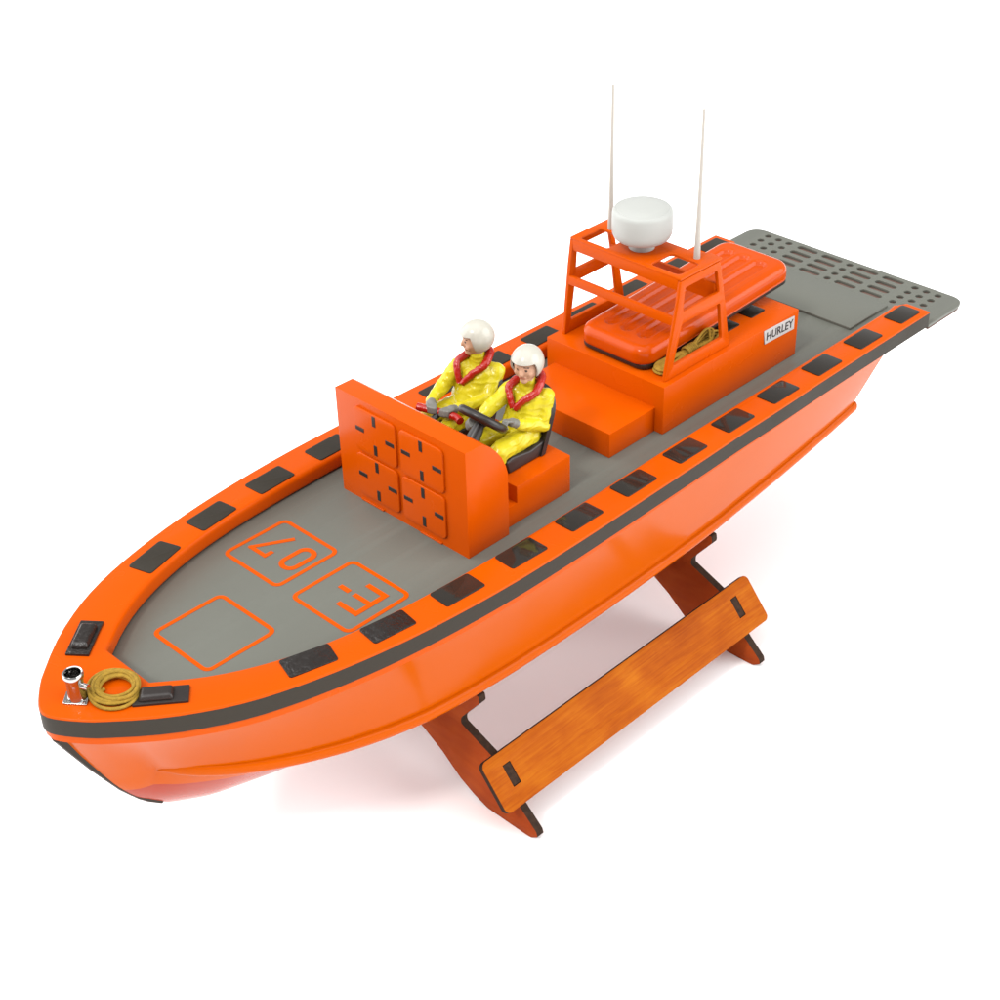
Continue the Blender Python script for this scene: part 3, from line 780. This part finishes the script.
# planks lie on the sloping leg edges, tabs of the legs come through them
top_ = Vector((97.4,-139.8)); bot_ = Vector((121.6,-168.6)); dv = (bot_-top_).normalized(); nvv = Vector((-dv.y, dv.x)); nvv = nvv if nvv.x > 0 else -nvv
Wp = (bot_-top_).length
for sgn in (1, -1):
    pbm = plate(rrect(221.5, 502, 0, Wp, 4.5), 0, 4.2, bev=.2, holes=[rrect(xc-3.4, xc+3.4, Wp*.24, Wp*.66, .2, 1) for xc in (484, 243.5)])
    pbm.normal_update()
    for f in pbm.faces: f.material_index = 0 if f.normal.z > .7 or f.normal.z < -.7 else 1
    for xc in (484, 243.5):
        merge(pbm, box(xc-3.1, xc+3.1, Wp*.25, Wp*.65, 1, 3.8, .1, 1), 1)
    def mp(p):
        q = top_ + dv*p.y + nvv*(p.z + .3); return (p.x, sgn*q.x, q.y)
    axis_map(pbm, mp)
    obj('plank', pbm, [m_woodx, m_burn], stand, smooth=30)

# ---------------------------------------------------------------- ground
gb = bmesh.new(); s = 14000
gb.faces.new([gb.verts.new(p) for p in ((-s,-s,ZG-.2),(s,-s,ZG-.2),(s,s,ZG-.2),(-s,s,ZG-.2))])
gnd = obj('ground', gb, m_floor, None, smooth=0); gnd['kind'] = 'structure'

# ---------------------------------------------------------------- light
w = bpy.data.worlds.new('World'); scene.world = w; w.use_nodes = True
w.node_tree.nodes['Background'].inputs[0].default_value = (1, 1, 1, 1)
w.node_tree.nodes['Background'].inputs[1].default_value = .42
def sun(name, frm, strength, angle, c=(1,1,1)):
    l = bpy.data.lights.new(name, 'SUN'); l.energy = strength; l.angle = math.radians(angle); l.color = c
    o = bpy.data.objects.new(name, l); col.objects.link(o)
    o.rotation_euler = (-Vector(frm)).to_track_quat('-Z', 'Y').to_euler(); o.location = Vector(frm)*2
sun('studio_softbox', (.25, .1, 1), 2.0, 75)
sun('studio_side_softbox', (-.6, 1.0, .5), 2.3, 50)
sun('added_back_fill', (.5, -1.0, .5), 2.2, 60)  # added fill from low starboard, brightens the floor under the hull
sun('studio_key', (1.0, .1, 1.1), 1.1, 9, (1, .98, .95))

# ---------------------------------------------------------------- camera
cd = bpy.data.cameras.new('camera'); cam = bpy.data.objects.new('camera', cd); col.objects.link(cam); scene.camera = cam
F = 1647.57; yaw, pitch, roll = (math.radians(a) for a in (-134.84, 34.13, -1.53))
cd.sensor_width = 36; cd.lens = F/1000*36; cd.clip_start = .05; cd.clip_end = 60
fwd = Vector((math.cos(pitch)*math.cos(yaw), math.cos(pitch)*math.sin(yaw), -math.sin(pitch)))
rgt = fwd.cross(Vector((0,0,1))).normalized(); upv = rgt.cross(fwd)
r2 = math.cos(roll)*rgt + math.sin(roll)*upv; u2 = -math.sin(roll)*rgt + math.cos(roll)*upv
mw = Matrix((r2, u2, -fwd)).transposed().to_4x4(); mw.translation = Vector((1043.15, 669.76, 601.65))*M
cam.matrix_world = mw

for o in list(bpy.data.objects):
    if 'org' in o: del o['org']
scene.render.engine = 'CYCLES'; scene.render.resolution_x = scene.render.resolution_y = 1024
scene.view_settings.view_transform = 'Standard'; scene.view_settings.look = 'None'
scene.view_settings.exposure = .32; scene.view_settings.gamma = 1
